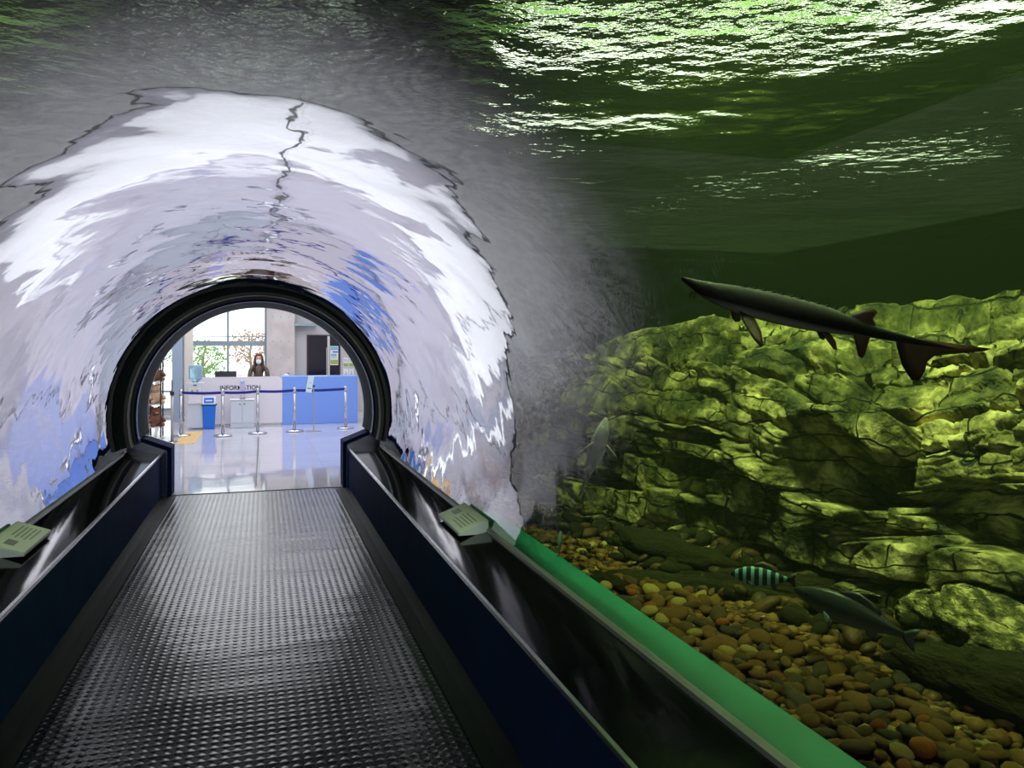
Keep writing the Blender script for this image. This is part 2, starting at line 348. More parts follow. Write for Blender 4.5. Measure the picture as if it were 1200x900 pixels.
# front wall of lobby round the arch (also tank end wall)
w = MB(); seg = 48; A0 = math.radians(-10.5)
def arcpts(r, n=seg, a0=A0): return [(r * math.cos(a0 + (PI - 2 * a0) * i / n), ZC + r * math.sin(a0 + (PI - 2 * a0) * i / n)) for i in range(n + 1)]
def around(name, r, a0, zb, rect, y0, y1, m, flat=None):
    """a slab with an arch-shaped hole: strips from the arch outward to the rectangle (xl, xr, zt)"""
    xl, xr, zt = rect
    cr = [math.atan2(zt - ZC, xr), math.atan2(zt - ZC, xl)]
    ts = sorted([a0 + (PI - 2 * a0) * i / 64 for i in range(65)] + cr)
    inn = [(r * math.cos(a0), zb)]; out = [(xr, zb)]
    for t in ts:
        cx, sz = math.cos(t), math.sin(t); inn.append((r * cx, ZC + r * sz))
        k = min([((xr if cx > 0 else xl) / cx) if abs(cx) > 1e-6 else 1e9, ((zt - ZC) / sz) if sz > 1e-6 else 1e9]); out.append((k * cx, max(zb, ZC + k * sz)))
    inn.append((-r * math.cos(a0), zb)); out.append((xl, zb))
    n = len(inn); mb = MB(); v = [(x, y, z) for y in (y0, y1) for ring in (inn, out) for x, z in ring]; f = []
    for i in range(n - 1):
        f += [(i, i + 1, n + i + 1, n + i), (2 * n + i, 3 * n + i, 3 * n + i + 1, 2 * n + i + 1), (i, 2 * n + i, 2 * n + i + 1, i + 1), (n + i, n + i + 1, 3 * n + i + 1, 3 * n + i)]
    for i in (0, n - 1): f.append((i, n + i, 3 * n + i, 2 * n + i))
    mb.add(v, f)
    if flat is not None: mb.mi = [1 if all(abs(v[j][2] - zt) < 1e-4 for j in q) else 0 for q in f]
    return mb.build(name, m)
B(-3.4, 2.75, 9.2, 9.3, 2.75, 3.9).build('wall_arch_upper', 'wwall')['kind'] = 'structure'
around('wall_arch', 1.20, math.radians(-11), -.2, (-6.4, 6.8, 2.75), 9.2, 9.3, 'wwall')['kind'] = 'structure'
B(-1.2, -.92, 9.2, 9.3, -.2, .50).build('wall_arch_base_left', 'wwall')['kind'] = 'structure'
B(.96, 1.2, 9.2, 9.3, -.2, .50).build('wall_arch_base_right', 'wwall')['kind'] = 'structure'
# tank hall
o = MB().box(6.6, 6.8, -3, 9.1, .2, 2.8).box(6.6, 6.8, -3, 3.2, 2.8, 6).box(6.6, 6.8, 3.2, 9.1, 4.1, 6).build('wall_tank_right', 'darkhall'); o['kind'] = 'structure'  # unseen opening above the water, shaped to give the ripples sky glints
o = B(-6.4, -6.2, -3, 9.1, .2, 6).build('wall_tank_left', 'darkhall'); o['kind'] = 'structure'
o = B(-6.4, 6.8, -3.2, -3, .2, 6).build('wall_tank_rear', 'darkhall'); o['kind'] = 'structure'
o = MB().box(-6.4, 2.8, 9.0, 9.15, 2.4, 6).box(2.8, 6.8, 9, 9.15, 2.4, 2.8).box(2.8, 6.8, 9, 9.15, 4.1, 6).build('wall_tank_front', 'darkhall'); o['kind'] = 'structure'  # opening on this side likewise added for glints on the water
w = MB(); w.box(-6.4, 6.8, -3.2, 9.15, 6, 6.1)
w.build('ceiling_tank_hall', 'darkhall')['kind'] = 'structure'
B(1.3, 6.6, -3, 9.0, .2, .3).build('floor_tank_right', 'bed')['kind'] = 'structure'
B(-6.2, -1.3, -3, 9.0, .2, .3).build('floor_tank_left', 'bed')['kind'] = 'structure'

around('wall_tank_end', 1.34, math.radians(-14), .2, (-6.2, 6.6, 2.7), 8.57, 8.7, 'darkhall')['kind'] = 'structure'
# water body: box with the tunnel left out
ZW = 2.62
wt = around('tank_water', 1.335, math.asin((.47 - ZC) / 1.335), .301, (-6.195, 6.595, ZW), -2.9, 8.55, ['water_side', 'surface'], flat=1)
tag(wt, 'green tank water with a rippled surface around the tunnel', 'water', kind='stuff')

# ------------------------------------------------------------------ tunnel
def tube_shell():
    a0 = math.asin((.495 - ZC) / R); n = 96; ys = [-2.8 + i * (8.62 + 2.8) / 24 for i in range(25)]
    mb = MB()
    def p(r, i, y): t = a0 + (PI - 2 * a0) * i / n; return (r * math.cos(t), y, ZC + r * math.sin(t))
    for r, mi in ((R, 0), (R + .025, 1)):
        for k in range(24):
            pass
    vin = [p(R, i, y) for y in ys for i in range(n + 1)]; vout = [p(R + .025, i, y) for y in ys for i in range(n + 1)]
    fs = []; mi = []
    K = len(vin)
    for k in range(24):
        for i in range(n):
            a = k * (n + 1) + i; q = (a, a + 1, a + n + 2, a + n + 1)
            fs.append(q); mi.append(0); fs.append(tuple(K + x for x in q[::-1])); mi.append(1)
    for k in range(24):
        for i in (0, n):
            a = k * (n + 1) + i; fs.append((a, a + n + 1, K + a + n + 1, K + a)); mi.append(1)
    for k in (0, 24):
        for i in range(n):
            a = k * (n + 1) + i; fs.append((a, a + 1, K + a + 1, K + a)); mi.append(1)
    mb.v = vin + vout; mb.f = fs; mb.mi = mi
    o = mb.build('acrylic_tunnel', ['acrylic', 'acrylic_out'], smooth=True)
    e = o.modifiers.new('edge', 'EDGE_SPLIT'); e.split_angle = math.radians(40)
    return tag(o, 'clear curved acrylic tunnel shell arching over the walkway through the tank', 'tunnel')
tube_shell()

def ring(prof, name, m, parent, n=80, a0=None):
    """prof: closed (r,y) loop revolved over the arch"""
    a0 = A0 if a0 is None else a0
    rings = []
    for i in range(n + 1):
        t = a0 + (PI - 2 * a0) * i / n
        rings.append([(r * math.cos(t), y, ZC + r * math.sin(t)) for r, y in prof])
    o = MB().loft(rings).build(name, m, parent, smooth=True)
    e = o.modifiers.new('edge', 'EDGE_SPLIT'); e.split_angle = math.radians(35)
    return o
fr = thing('arch_frame', 'dark navy stepped round arch frame at the end of the tunnel', 'arch frame', (.02, 0, 0))
ring([(1.325, 8.56), (1.325, 8.72), (1.255, 8.72), (1.262, 8.56)], 'rubber_gasket', 'ringface', fr, a0=math.radians(-13))
ring([(1.27, 8.53), (1.27, 8.74), (1.235, 8.74), (1.235, 8.53)], 'seal', 'seal', fr, a0=math.radians(-13.5))
ring([(1.25, 8.72), (1.33, 8.72), (1.33, 8.9), (1.19, 8.9), (1.19, 8.84), (1.25, 8.84)], 'recessed_ring', 'rubber', fr, a0=math.radians(-13))
ring([(1.21, 8.76), (1.215, 8.9), (1.185, 8.92), (1.185, 8.74)], 'flange', 'navy_hi', fr, a0=math.radians(-12))
ring([(1.195, 8.8), (1.25, 8.92), (1.25, 9.19), (1.225, 9.19), (1.225, 9.31), (1.15, 9.31), (1.15, 9.04)], 'inner_ring', 'ringface', fr)
ring([(1.148, 9.31), (1.18, 9.31), (1.18, 9.33), (1.148, 9.33)], 'edge_trim', 'white', fr)
for s in (-1, 1):
    prof = [(s * .875, 0), (s * .875, .50), (s * 1.14, .605), (s * 1.30, .64), (s * 1.30, 0)]
    MB().prism(prof, 8.92, 9.2).build('plinth', 'navy', fr, bevel=.006)
    MB().prism([(s * .91, 0), (s * .91, .475), (s * 1.15, .57), (s * 1.28, .60), (s * 1.28, 0)], 8.86, 8.92).build('plinth_step', 'navy_hi', fr, bevel=.004)
    MB().prism([(s * .873, .495), (s * .873, .508), (s * 1.15, .616), (s * 1.15, .60)], 9.2, 9.24).build('plinth_edge', 'white', fr)
    MB().prism([(s * .873, .0), (s * .873, .505), (s * .89, .505), (s * .89, 0)], 9.2, 9.23).build('plinth_edge', 'white', fr)

for s, nm in ((-1, 'left'), (1, 'right')):
    lt = 'low navy parapet with a glossy black top ' + ('along the tank with the big fish' if s > 0 else 'opposite the tank with the big fish')
    t = thing('side_parapet', lt, 'parapet', (0, 0, 0))
    MB().prism([(s * .95, -.01), (s * .95, .43), (s * .98, .43), (s * .98, -.01)], -2.8, 8.86).build('panel', 'navy', t)
    MB().prism([(s * .955, .432), (s * .955, .437), (s * 1.245, .497), (s * 1.245, .44), (s * .99, .42)], -2.8, 8.86).build('top', 'black_gloss', t)
    MB().prism([(s * .945, .425), (s * .945, .443), (s * .957, .446), (s * .957, .425)], -2.8, 8.86).build('inner_edge_trim', 'chrome', t)
    MB().prism([(s * 1.238, .48), (s * 1.238, .512), (s * 1.262, .517), (s * 1.262, .48)], -2.8, 8.5).build('outer_edge_trim', 'alu', t)
    # smooth floor strips by the parapet
    k = 1 if s < 0 else 2
    MB().prism([(s * .81, -.012), (s * .81, .0), (s * .88, .004), (s * .88, -.012)], -2.8, 8.85).build('trim_%d' % (k + 2), 'strip')['kind'] = 'structure'
    MB().prism([(s * .882, -.012), (s * .882, .0), (s * .95, .010), (s * .95, -.012)], -2.8, 8.85).build('trim_%d' % (k + 4), 'strip')['kind'] = 'structure'
    g = MB().prism([(s * 1.29, .44), (s * 1.275, .505), (s * 1.40, .525), (s * 1.40, .44)], -2.8, 8.55)
    tag(g.build('green_strip', 'green'), 'flat green strip outside the acrylic, along the ' + ('brown gravel bed under the big fish' if s > 0 else 'tank bed facing away from the big fish'), 'sealing strip')
mt = MB(); mt.box(-.80, .80, -2.8, 8.88, -.011, .006)
B(-.028, -.016, 9.34, 14.6, -.002, .0008).build('trim_7', 'rubber')['kind'] = 'structure'
tag(mt.build('rubber_mat', 'mat'), 'grey dimpled rubber mat running the length of the tunnel walkway', 'floor mat')

# plaques on the parapets
def plaque(loc, rz, label):
    t = thing('info_plaque', label, 'sign', loc, rz, 'information plaques')
    MB().prism([(-.085, 0), (-.085, .012), (.085, .075), (.085, 0)], -.27, .27).build('stand', 'steelgrey', t, bevel=.002)
    a = math.atan2(.063, .17)
    card = MB(); card.box(-.088, .088, -.265, .265, 0, .003)
    c = card.build('card', 'paper', t); c.location = (0, 0, .0455); c.rotation_euler = (0, -a, 0)
    l = MB()
    for k in range(5): l.box(-.055 + k * .022, -.047 + k * .022, -.2, .02 + .03 * (k % 2), .003, .0036)
    l.box(-.02, .03, .10, .20, .003, .0036)
    l.build('print', 'alu', c)
plaque((1.165, 4.53, .483), 0, 'white sloping information plaque resting on the parapet top by the green strip')
o = plaque((-1.165, 4.75, .483), PI, 'white sloping information plaque resting on the parapet opposite the big fish')

# ------------------------------------------------------------------ rocks
rng = np.random.default_rng(7)
def noise2(shape, u, v, seed, freq):
    """value noise"""
    r = np.random.default_rng(seed); G = r.random((128, 128))
    x = u * freq; y = v * freq; xi = np.floor(x).astype(int); yi = np.floor(y).astype(int); fx = x - xi; fy = y - yi
    fx = fx * fx * (3 - 2 * fx); fy = fy * fy * (3 - 2 * fy)
    g = lambda a, b: G[a % 128, b % 128]
    return (g(xi, yi) * (1 - fx) + g(xi + 1, yi) * fx) * (1 - fy) + (g(xi, yi + 1) * (1 - fx) + g(xi + 1, yi + 1) * fx) * fy
def rock_face(name, side, seed, ny, nt, label, caves):
    ys = np.linspace(-.6, 8.54, ny); ts = np.linspace(0, 1, nt)
    Y, T = np.meshgrid(ys, ts, indexing='ij')
    prof_t = np.array([0, .42, .62, .74, 1.0])
    bx = np.interp(Y, [-.6, 1.8, 3, 4, 4.7, 8.9], [2.5, 2.42, 2.2, 2.02, 1.88, 1.75])
    top = np.interp(Y, [-.6, 1.5, 2.2, 2.9, 3.4, 4.6, 6.3, 8.9], [1.85, 1.82, 1.72, 1.59, 1.62, 1.62, 1.36, 1.4])
    dx = np.stack([np.interp(T, prof_t, [0, .10, .38, .8, 3.2])], 0)[0]
    dz = np.interp(T, prof_t, [0, .62, .93, 1.0, 1.12])
    X0 = bx + dx; Z0 = .42 + (top - .42) * dz
    S = np.cumsum(np.r_[0, np.hypot(np.diff(np.interp(ts, prof_t, [0, .1, .38, .8, 3.2])), np.diff(np.interp(ts, prof_t, [0, .62, .93, 1., 1.12]) * 1.2))])
    U = Y.copy(); V = np.broadcast_to(S, Y.shape).copy()
    # domain warp and tilt of the strata
    wu = (noise2(0, U, V, seed + 1, 1.3) - .5) * .35 + (noise2(0, U, V, seed + 2, 4) - .5) * .09
    wv = (noise2(0, U, V, seed + 3, 1.1) - .5) * .30 + (noise2(0, U, V, seed + 4, 4.5) - .5) * .07
    Uw = U + wu; Vw = V + wv + .05 * np.sin(U * 1.3)
    disp = np.zeros_like(U); crack = np.zeros_like(U)
    def cells(su, sv, sd, depth, tilt, gap, gw):
        r = np.random.default_rng(sd)
        gu, gv = Uw / su, Vw / sv; row = np.floor(gv).astype(int); gu = gu + .5 * (row % 2)
        iu = np.floor(gu).astype(int); iv = row
        d1 = np.full(U.shape, 9.); d2 = np.full(U.shape, 9.); idx = np.zeros(U.shape, int); ox = np.zeros(U.shape); oy = np.zeros(U.shape)
        J = r.random((64, 64, 2)); D = r.random((4096, 3))
        for a in (-1, 0, 1):
            for b in (-1, 0, 1):
                ci, cj = iu + a, iv + b; j = J[ci % 64, cj % 64]
                px = ci + .25 + .5 * j[..., 0]; py = cj + .25 + .5 * j[..., 1]
                ddx, ddy = gu - px, gv - py; d = np.maximum(np.abs(ddx), np.abs(ddy)) * .85 + .15 * np.hypot(ddx, ddy)
                m = d < d1; d2 = np.where(m, d1, np.minimum(d2, d)); ox = np.where(m, ddx, ox); oy = np.where(m, ddy, oy)
                idx = np.where(m, (ci * 57 + cj * 131) % 4096, idx); d1 = np.where(m, d, d1)
        e = np.clip((d2 - d1) / gw, 0, 1); e = e * e * (3 - 2 * e)
        return (D[idx, 0] - .5) * depth + ox * (D[idx, 1] - .5) * tilt + oy * (D[idx, 2] - .3) * tilt - (1 - e) * gap
    disp += cells(.72, .44, seed + 10, .20, .07, .12, .09)
    disp += cells(.30, .19, seed + 11, .075, .05, .055, .13)
    fine = cells(.14, .07, seed + 12, .022, .02, .02, .2); mask = np.clip((noise2(0, U, V, seed + 5, 1.5) - .4) * 5, 0, 1); disp += fine * mask
    disp += (noise2(0, U, V, seed + 6, 9) - .5) * .03 + (noise2(0, U, V, seed + 7, 22) - .5) * .014 + (noise2(0, U, V, seed + 8, 45) - .5) * .006
    wob = (noise2(0, U, V, seed + 9, 3.5) - .5) * .6 + (noise2(0, U, V, seed + 19, 9) - .5) * .35
    for (cy, cz, ry, rz, dep) in caves:
        q = ((Y - cy) / ry) ** 2 + ((Z0 - cz) / rz) ** 2 + wob
        disp -= dep * np.clip((1.05 - q) / .22, 0, 1)
    # normals of the base surface (in x,z)
    gx = np.gradient(X0, axis=1); gz = np.gradient(Z0, axis=1); L = np.hypot(gx, gz) + 1e-9
    nx, nz = -gz / L, gx / L
    X = X0 + nx * disp; Z = Z0 + nz * disp
    v = np.stack([side * X, Y, Z], -1).reshape(-1, 3)
    me = bpy.data.meshes.new(name); i = np.arange((ny - 1) * (nt - 1)); a = (i // (nt - 1)) * nt + i % (nt - 1)
    q = np.stack([a, a + 1, a + nt + 1, a + nt], -1)
    if side > 0: q = q[:, ::1]
    else: q = q[:, ::-1]
    me.vertices.add(len(v)); me.vertices.foreach_set('co', v.ravel()); me.loops.add(q.size); me.loops.foreach_set('vertex_index', q.ravel())
    me.polygons.add(len(q)); me.polygons.foreach_set('loop_start', np.arange(0, q.size, 4)); me.polygons.foreach_set('loop_total', np.full(len(q), 4))
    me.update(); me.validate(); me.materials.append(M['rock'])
    me.polygons.foreach_set('use_smooth', [True] * len(q))
    o = bpy.data.objects.new(name, me); C.objects.link(o); tag(o, label, 'rock wall'); return o
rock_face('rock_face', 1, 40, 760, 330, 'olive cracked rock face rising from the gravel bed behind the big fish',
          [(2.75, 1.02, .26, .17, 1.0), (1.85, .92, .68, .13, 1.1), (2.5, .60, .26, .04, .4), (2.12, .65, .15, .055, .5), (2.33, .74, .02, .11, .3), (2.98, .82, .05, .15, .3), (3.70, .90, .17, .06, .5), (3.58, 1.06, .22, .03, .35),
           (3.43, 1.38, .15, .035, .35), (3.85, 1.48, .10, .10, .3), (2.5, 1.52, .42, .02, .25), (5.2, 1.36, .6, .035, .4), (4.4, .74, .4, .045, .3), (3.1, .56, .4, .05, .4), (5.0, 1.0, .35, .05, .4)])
rock_face('rock_face', -1, 90, 380, 160, 'olive cracked rock face in the tank opposite the big fish', [(5.5, 1., .6, .15, .8)])

# ------------------------------------------------------------------ gravel bed
random.seed(5)
def pebble_mesh(seed, seg=2):
    bm = bmesh.new(); bmesh.ops.create_icosphere(bm, subdivisions=seg, radius=1)
    r = random.Random(seed); off = [Vector((r.uniform(-1, 1), r.uniform(-1, 1), r.uniform(-1, 1))).normalized() for _ in range(7)]; am = [r.uniform(.12, .42) for _ in off]
    for v in bm.verts:
        k = 1 + sum(a * max(0, v.co.dot(o)) ** 2 for a, o in zip(am, off)) - .15
        v.co *= k
    sx, sy, sz = r.uniform(.85, 1.2), r.uniform(.65, .9), r.uniform(.42, .62)
    for v in bm.verts: v.co = Vector((v.co.x * sx, v.co.y * sy, v.co.z * sz))
    return bm
def bed_z(x, y): return .495 + .02 * math.sin(x * 5 + y * 2) * math.sin(y * 3.1) - .02 * min(1, max(0, (x - 1.5))) 
for side, nx, ny in ((1, 20, 90), (-1, 6, 30)):
    mb = MB(); vs = []; fs = []
    for i in range(ny + 1):
        for j in range(nx + 1):
            x = 1.38 + 1.7 * j / nx; y = -.6 + 9.12 * i / ny; vs.append((side * x, y, bed_z(x, y) - .03))
    for i in range(ny):
        for j in range(nx): a = i * (nx + 1) + j; fs.append((a, a + 1, a + nx + 2, a + nx + 1))
    o = MB().add(vs, fs).build('gravel_bed' , 'bed', smooth=True); tag(o, 'dark silt bed of the tank ' + ('under the brown gravel and big fish' if side > 0 else 'opposite the big fish'), 'tank bed', kind='stuff')
def xmax(y): return np.interp(y, [-.6, 1.8, 3, 4, 4.7, 8.9], [2.5, 2.42, 2.2, 2.02, 1.88, 1.75]) - .05
lib = []
for k in range(6):
    bm = pebble_mesh(k); me = bpy.data.meshes.new('river_pebble'); bm.to_mesh(me); bm.free()
    me.polygons.foreach_set('use_smooth', [True] * len(me.polygons)); me.materials.append(M['peb%d' % k]); lib.append(me)
spots = []
tries = 0
while len(spots) < 300 and tries < 60000:
    tries += 1
    y = random.uniform(.95, 3.3); x = random.uniform(1.43, 1.43 + .62)
    if x > 1.95 - .12 * (y - 1) + .1 * math.sin(y * 7): continue
    s = random.uniform(.020, .042)
    if all((x - a) ** 2 + (y - b) ** 2 > (.62 * (s + c)) ** 2 for a, b, c in spots): spots.append((x, y, s))
NAMES = ['brown', 'dark brown', 'tan', 'pale yellow', 'grey-brown', 'orange']
for i, (x, y, s) in enumerate(spots):
    k = random.choices(range(6), [6, 5, 4, 1.2, 3, 1.2])[0]
    o = bpy.data.objects.new('river_pebble', lib[k]); C.objects.link(o)
    o.location = (x, y, bed_z(x, y) - .012 + random.uniform(0, .022)); o.scale = (s, s, s); o.rotation_euler = (random.uniform(-.45, .45), random.uniform(-.45, .45), random.uniform(0, 6.28))
    tag(o, NAMES[k] + ' rounded pebble lying in the gravel bed beside the green strip', 'pebble', NAMES[k] + ' pebbles in the gravel beside the green strip')
# the rest of the gravel
def gravel(name, side, n, y0, y1, x0, w, label, smin=.014, smax=.034, skip=True):
    base = []
    for k in range(4):
        bm = pebble_mesh(20 + k, 1); base.append(([v.co.copy() for v in bm.verts], [[v.index for v in f.verts] for f in bm.faces])); bm.free()
    mb = MB()
    for _ in range(n):
        y = random.uniform(y0, y1); x = x0 + random.random() ** 1.1 * w
        if x > xmax(y): continue
        s = random.uniform(smin, smax); vs, fs = random.choice(base)
        m3 = Matrix.Rotation(random.uniform(0, 6.28), 3, 'Z') @ Matrix.Rotation(random.uniform(-.5, .5), 3, 'X')
        c = Vector((side * x, y, bed_z(x, y) - .02 + random.uniform(-.006, .012)))
        mb.add([c + m3 @ (v * s) for v in vs], fs, random.choices(range(6), [6, 5, 4, 1.2, 3, .8])[0])
    return tag(mb.build(name, ['peb%d' % i for i in range(6)], smooth=True), label, 'gravel', kind='stuff')
gravel('gravel', 1, 5200, -.5, 8.5, 1.41, .75, 'mixed brown gravel covering the tank bed beside the green strip')
gravel('gravel', -1, 500, -.5, 8.5, 1.41, .5, 'mixed brown gravel covering the tank bed opposite the big fish')

def boulder(loc, s, seed, m, label, rot=0):
    bm = pebble_mesh(seed, 4)
    r = random.Random(seed)
    from mathutils import noise as mn
    for v in bm.verts: v.co += v.co.normalized() * (mn.fractal(v.co * 1.6 + Vector((seed, 0, 0)), .8, 2, 7) * .30)
    me = bpy.data.meshes.new('boulder'); bm.to_mesh(me); bm.free(); me.polygons.foreach_set('use_smooth', [True] * len(me.polygons)); me.materials.append(M[m])
    o = bpy.data.objects.new('boulder', me); C.objects.link(o); o.location = loc; o.scale = s; o.rotation_euler = (0, 0, rot); return tag(o, label, 'boulder')
boulder((2.20, 2.75, .50), (.50, .18, .13), 31, 'deadbrown', 'low dark boulder below the striped fish', .9 + PI / 2)
boulder((2.12, 1.75, .50), (.42, .2, .17), 32, 'deadbrown', 'dark boulder on the gravel below the grey fish', 1.7)
boulder((1.95, 3.45, .50), (.36, .13, .09), 33, 'deadbrown', 'long low dark boulder at the edge of the gravel', 1.9)
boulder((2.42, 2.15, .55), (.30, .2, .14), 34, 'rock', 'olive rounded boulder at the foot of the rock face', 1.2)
boulder((1.47, 3.15, .50), (.05, .16, .045), 35, 'deadbrown', 'small dark stone against the green strip', .1)

# ------------------------------------------------------------------ fish
def fish_mat(name, back, belly, rough=.35, zc=0.0, zw=.02, stripes=None):
    m = bpy.data.materials.new(name); m.use_nodes = True; nt = m.node_tree; b = nt.nodes['Principled BSDF']; L = nt.links.new
    tc = N(nt, 'ShaderNodeTexCoord'); sp = N(nt, 'ShaderNodeSeparateXYZ'); L(tc.outputs['Object'], sp.inputs[0])
    mr = N(nt, 'ShaderNodeMapRange'); mr.inputs['From Min'].default_value = zc - zw; mr.inputs['From Max'].default_value = zc + zw; L(sp.outputs['Z'], mr.inputs['Value'])
    mix = N(nt, 'ShaderNodeMix'); mix.data_type = 'RGBA'; mix.inputs['A'].default_value = (*belly, 1); mix.inputs['B'].default_value = (*back, 1); L(mr.outputs[0], mix.inputs['Factor'])
    c = mix.outputs['Result']
    if stripes:
        s = math_node(nt, 'SINE', math_node(nt, 'MULTIPLY', sp.outputs['X'], stripes[0])); s = math_node(nt, 'GREATER_THAN', s, .25)
        mx = N(nt, 'ShaderNodeMix'); mx.data_type = 'RGBA'; L(s, mx.inputs['Factor']); L(c, mx.inputs['A']); mx.inputs['B'].default_value = (*stripes[1], 1); c = mx.outputs['Result']
    L(c, b.inputs['Base Color']); b.inputs['Roughness'].default_value = rough; b.inputs['Specular IOR Level'].default_value = .15
    return m
M['st_body'] = fish_mat('sturgeon_skin', (.004, .0035, .0035), (.30, .27, .22), rough=.8, zc=-.012, zw=.010)
M['st_fin'] = mat('sturgeon_fin', (.06, .026, .016), .5, var=.3, vscale=12)
M['st2_body'] = fish_mat('pale_sturgeon_skin', (.75, .75, .60), (.95, .93, .85), zc=.03, zw=.01)
M['st2_fin'] = mat('pale_sturgeon_fin', (.62, .46, .32), .5, var=.2, vscale=20)
M['gr_body'] = fish_mat('dark_grey_fish_scales', (.035, .04, .035), (.10, .10, .08), zc=-.03, zw=.04)
M['gr_fin'] = mat('dark_grey_fin', (.05, .055, .05), .5)
M['sp_body'] = fish_mat('barred_fish_scales', (.012, .03, .03), (.03, .05, .045), stripes=(52, (.22, .42, .36)))
M['te_body'] = fish_mat('teal_fish_scales', (.08, .20, .19), (.22, .36, .32))
M['te_fin'] = mat('teal_fin', (.05, .12, .10), .5)
M['eye'] = mat('fish_eye', (.005, .005, .005), .1)
def fin(pts, thick, name, m, parent, axis='y'):
    """pts: (x,z) outline in the fin's own plane, lens-thick along y"""
    n = len(pts); cx = sum(p[0] for p in pts) / n; cz = sum(p[1] for p in pts) / n
    v = [(x, 0, z) for x, z in pts] + [(cx + (x - cx) * .6, thick, cz + (z - cz) * .6) for x, z in pts] + [(cx + (x - cx) * .6, -thick, cz + (z - cz) * .6) for x, z in pts]
    f = [(i, (i + 1) % n, n + (i + 1) % n, n + i) for i in range(n)] + [((i + 1) % n, i, 2 * n + i, 2 * n + (i + 1) % n) for i in range(n)] + [tuple(range(n, 2 * n)), tuple(range(3 * n - 1, 2 * n - 1, -1))]
    return MB().add(v, f).build(name, m, parent, smooth=True)
def place(root, head, tail, up, roll=0):
    h, t = Vector(head), Vector(tail); x = (h - t).normalized(); z = Vector(up); z = (z - x * z.dot(x)).normalized(); y = z.cross(x)
    m = Matrix((x, y, z)).transposed().to_4x4(); m.translation = (h + t) / 2; s = (h - t).length
    root.matrix_world = m @ Matrix.Rotation(roll, 4, 'X') @ Matrix.Scale(s, 4)
def sturgeon(label, body, finm, bend=.0, wide=1.0):
    """unit length, head at x=+.5"""
    t = thing('sturgeon', label, 'fish')
    sec = [(.5, .004, .006, .030), (.485, .009, .014, .026), (.45, .018, .026, .016), (.41, .028, .036, .006), (.36, .037, .044, 0), (.30, .044, .050, -.002), (.22, .049, .053, -.004), (.12, .049, .052, -.004), (.02, .045, .046, -.001),
           (-.02, .038, .037, .0), (-.08, .030, .028, .002), (-.13, .023, .020, .003), (-.18, .018, .014, .004), (-.22, .016, .011, .006), (-.29, .011, .007, .010), (-.40, .006, .004, .020), (-.5, .002, .002, .030)]
    def bz(x): return bend * (x * x * 4 - .5) * .5
    rings = []
    for x, hz, wy, zc in sec:
        rings.append([(x, wy * wide * math.cos(a), zc + bz(x) + hz * math.sin(a) * (1.12 if math.sin(a) > 0 else .85)) for a in [k * 2 * PI / 20 for k in range(20)]])
    MB().loft(rings).build('body', body, t, smooth=True, sub=1)
    # scutes along the back
    sc_ = MB()
    for k in range(12):
        x = .30 - k * .030; zt = np.interp(x, [s[0] for s in sec[::-1]], [s[3] + s[1] * 1.12 for s in sec[::-1]]) + bz(x)
        sc_.add([(x + .014, 0, zt - .002), (x, .007, zt - .003), (x - .014, 0, zt + .008), (x, -.007, zt - .003), (x - .012, 0, zt - .003)], [(0, 1, 2), (0, 2, 3), (1, 4, 2), (2, 4, 3)])
    sc_.build('scute', body, t)
    fin([(-.04, .02), (-.055, .04), (-.09, .066), (-.125, .078), (-.14, .070), (-.135, .045), (-.17, .012), (-.16, 0)], .004, 'dorsal_fin', finm, t).location = (0, 0, bz(-.1))
    fin([(-.08, 0), (-.10, -.03), (-.135, -.082), (-.15, -.088), (-.155, -.07), (-.15, -.03), (-.15, 0)], .004, 'anal_fin', finm, t).location = (0, 0, bz(-.1))
    fin([(-.20, .014), (-.28, .024), (-.38, .034), (-.52, .050), (-.50, .036), (-.42, .010), (-.35, -.018), (-.325, -.06), (-.335, -.11), (-.31, -.115), (-.26, -.075), (-.215, -.015)], .004, 'tail_fin', finm, t).location = (-.025, 0, bz(-.3))
    for s in (-1, 1):
        f = fin([(.0, .0), (-.01, -.025), (-.075, -.085), (-.105, -.10), (-.11, -.085), (-.085, -.035), (-.05, .005)], .003, 'pectoral_fin', finm, t)
        f.location = (.30, s * .038, -.024 + bz(.3)); f.rotation_euler = (s * 1.0, -.2, -s * .3)
        f = fin([(0, 0), (-.02, -.02), (-.055, -.05), (-.07, -.05), (-.06, -.02), (-.04, .0)], .0025, 'pelvic_fin', finm, t)
        f.location = (.03, s * .024, -.026 + bz(.03)); f.rotation_euler = (s * .7, -.1, 0)
        MB().lathe([(0, -.006), (.005, -.003), (.006, 0), (.005, .003), (0, .006)], (.405, s * .034, .012 + bz(.4)), 10).build('eye', 'eye', t, smooth=True)
        for dx in (0, .012):
            MB().tube([(.44 + dx, s * .008, -.002 + bz(.44)), (.442 + dx, s * .01, -.018 + bz(.44)), (.436 + dx, s * .011, -.03 + bz(.44))], [.0018, .0014, .0006], 6).build('barbel', finm, t)
    return t
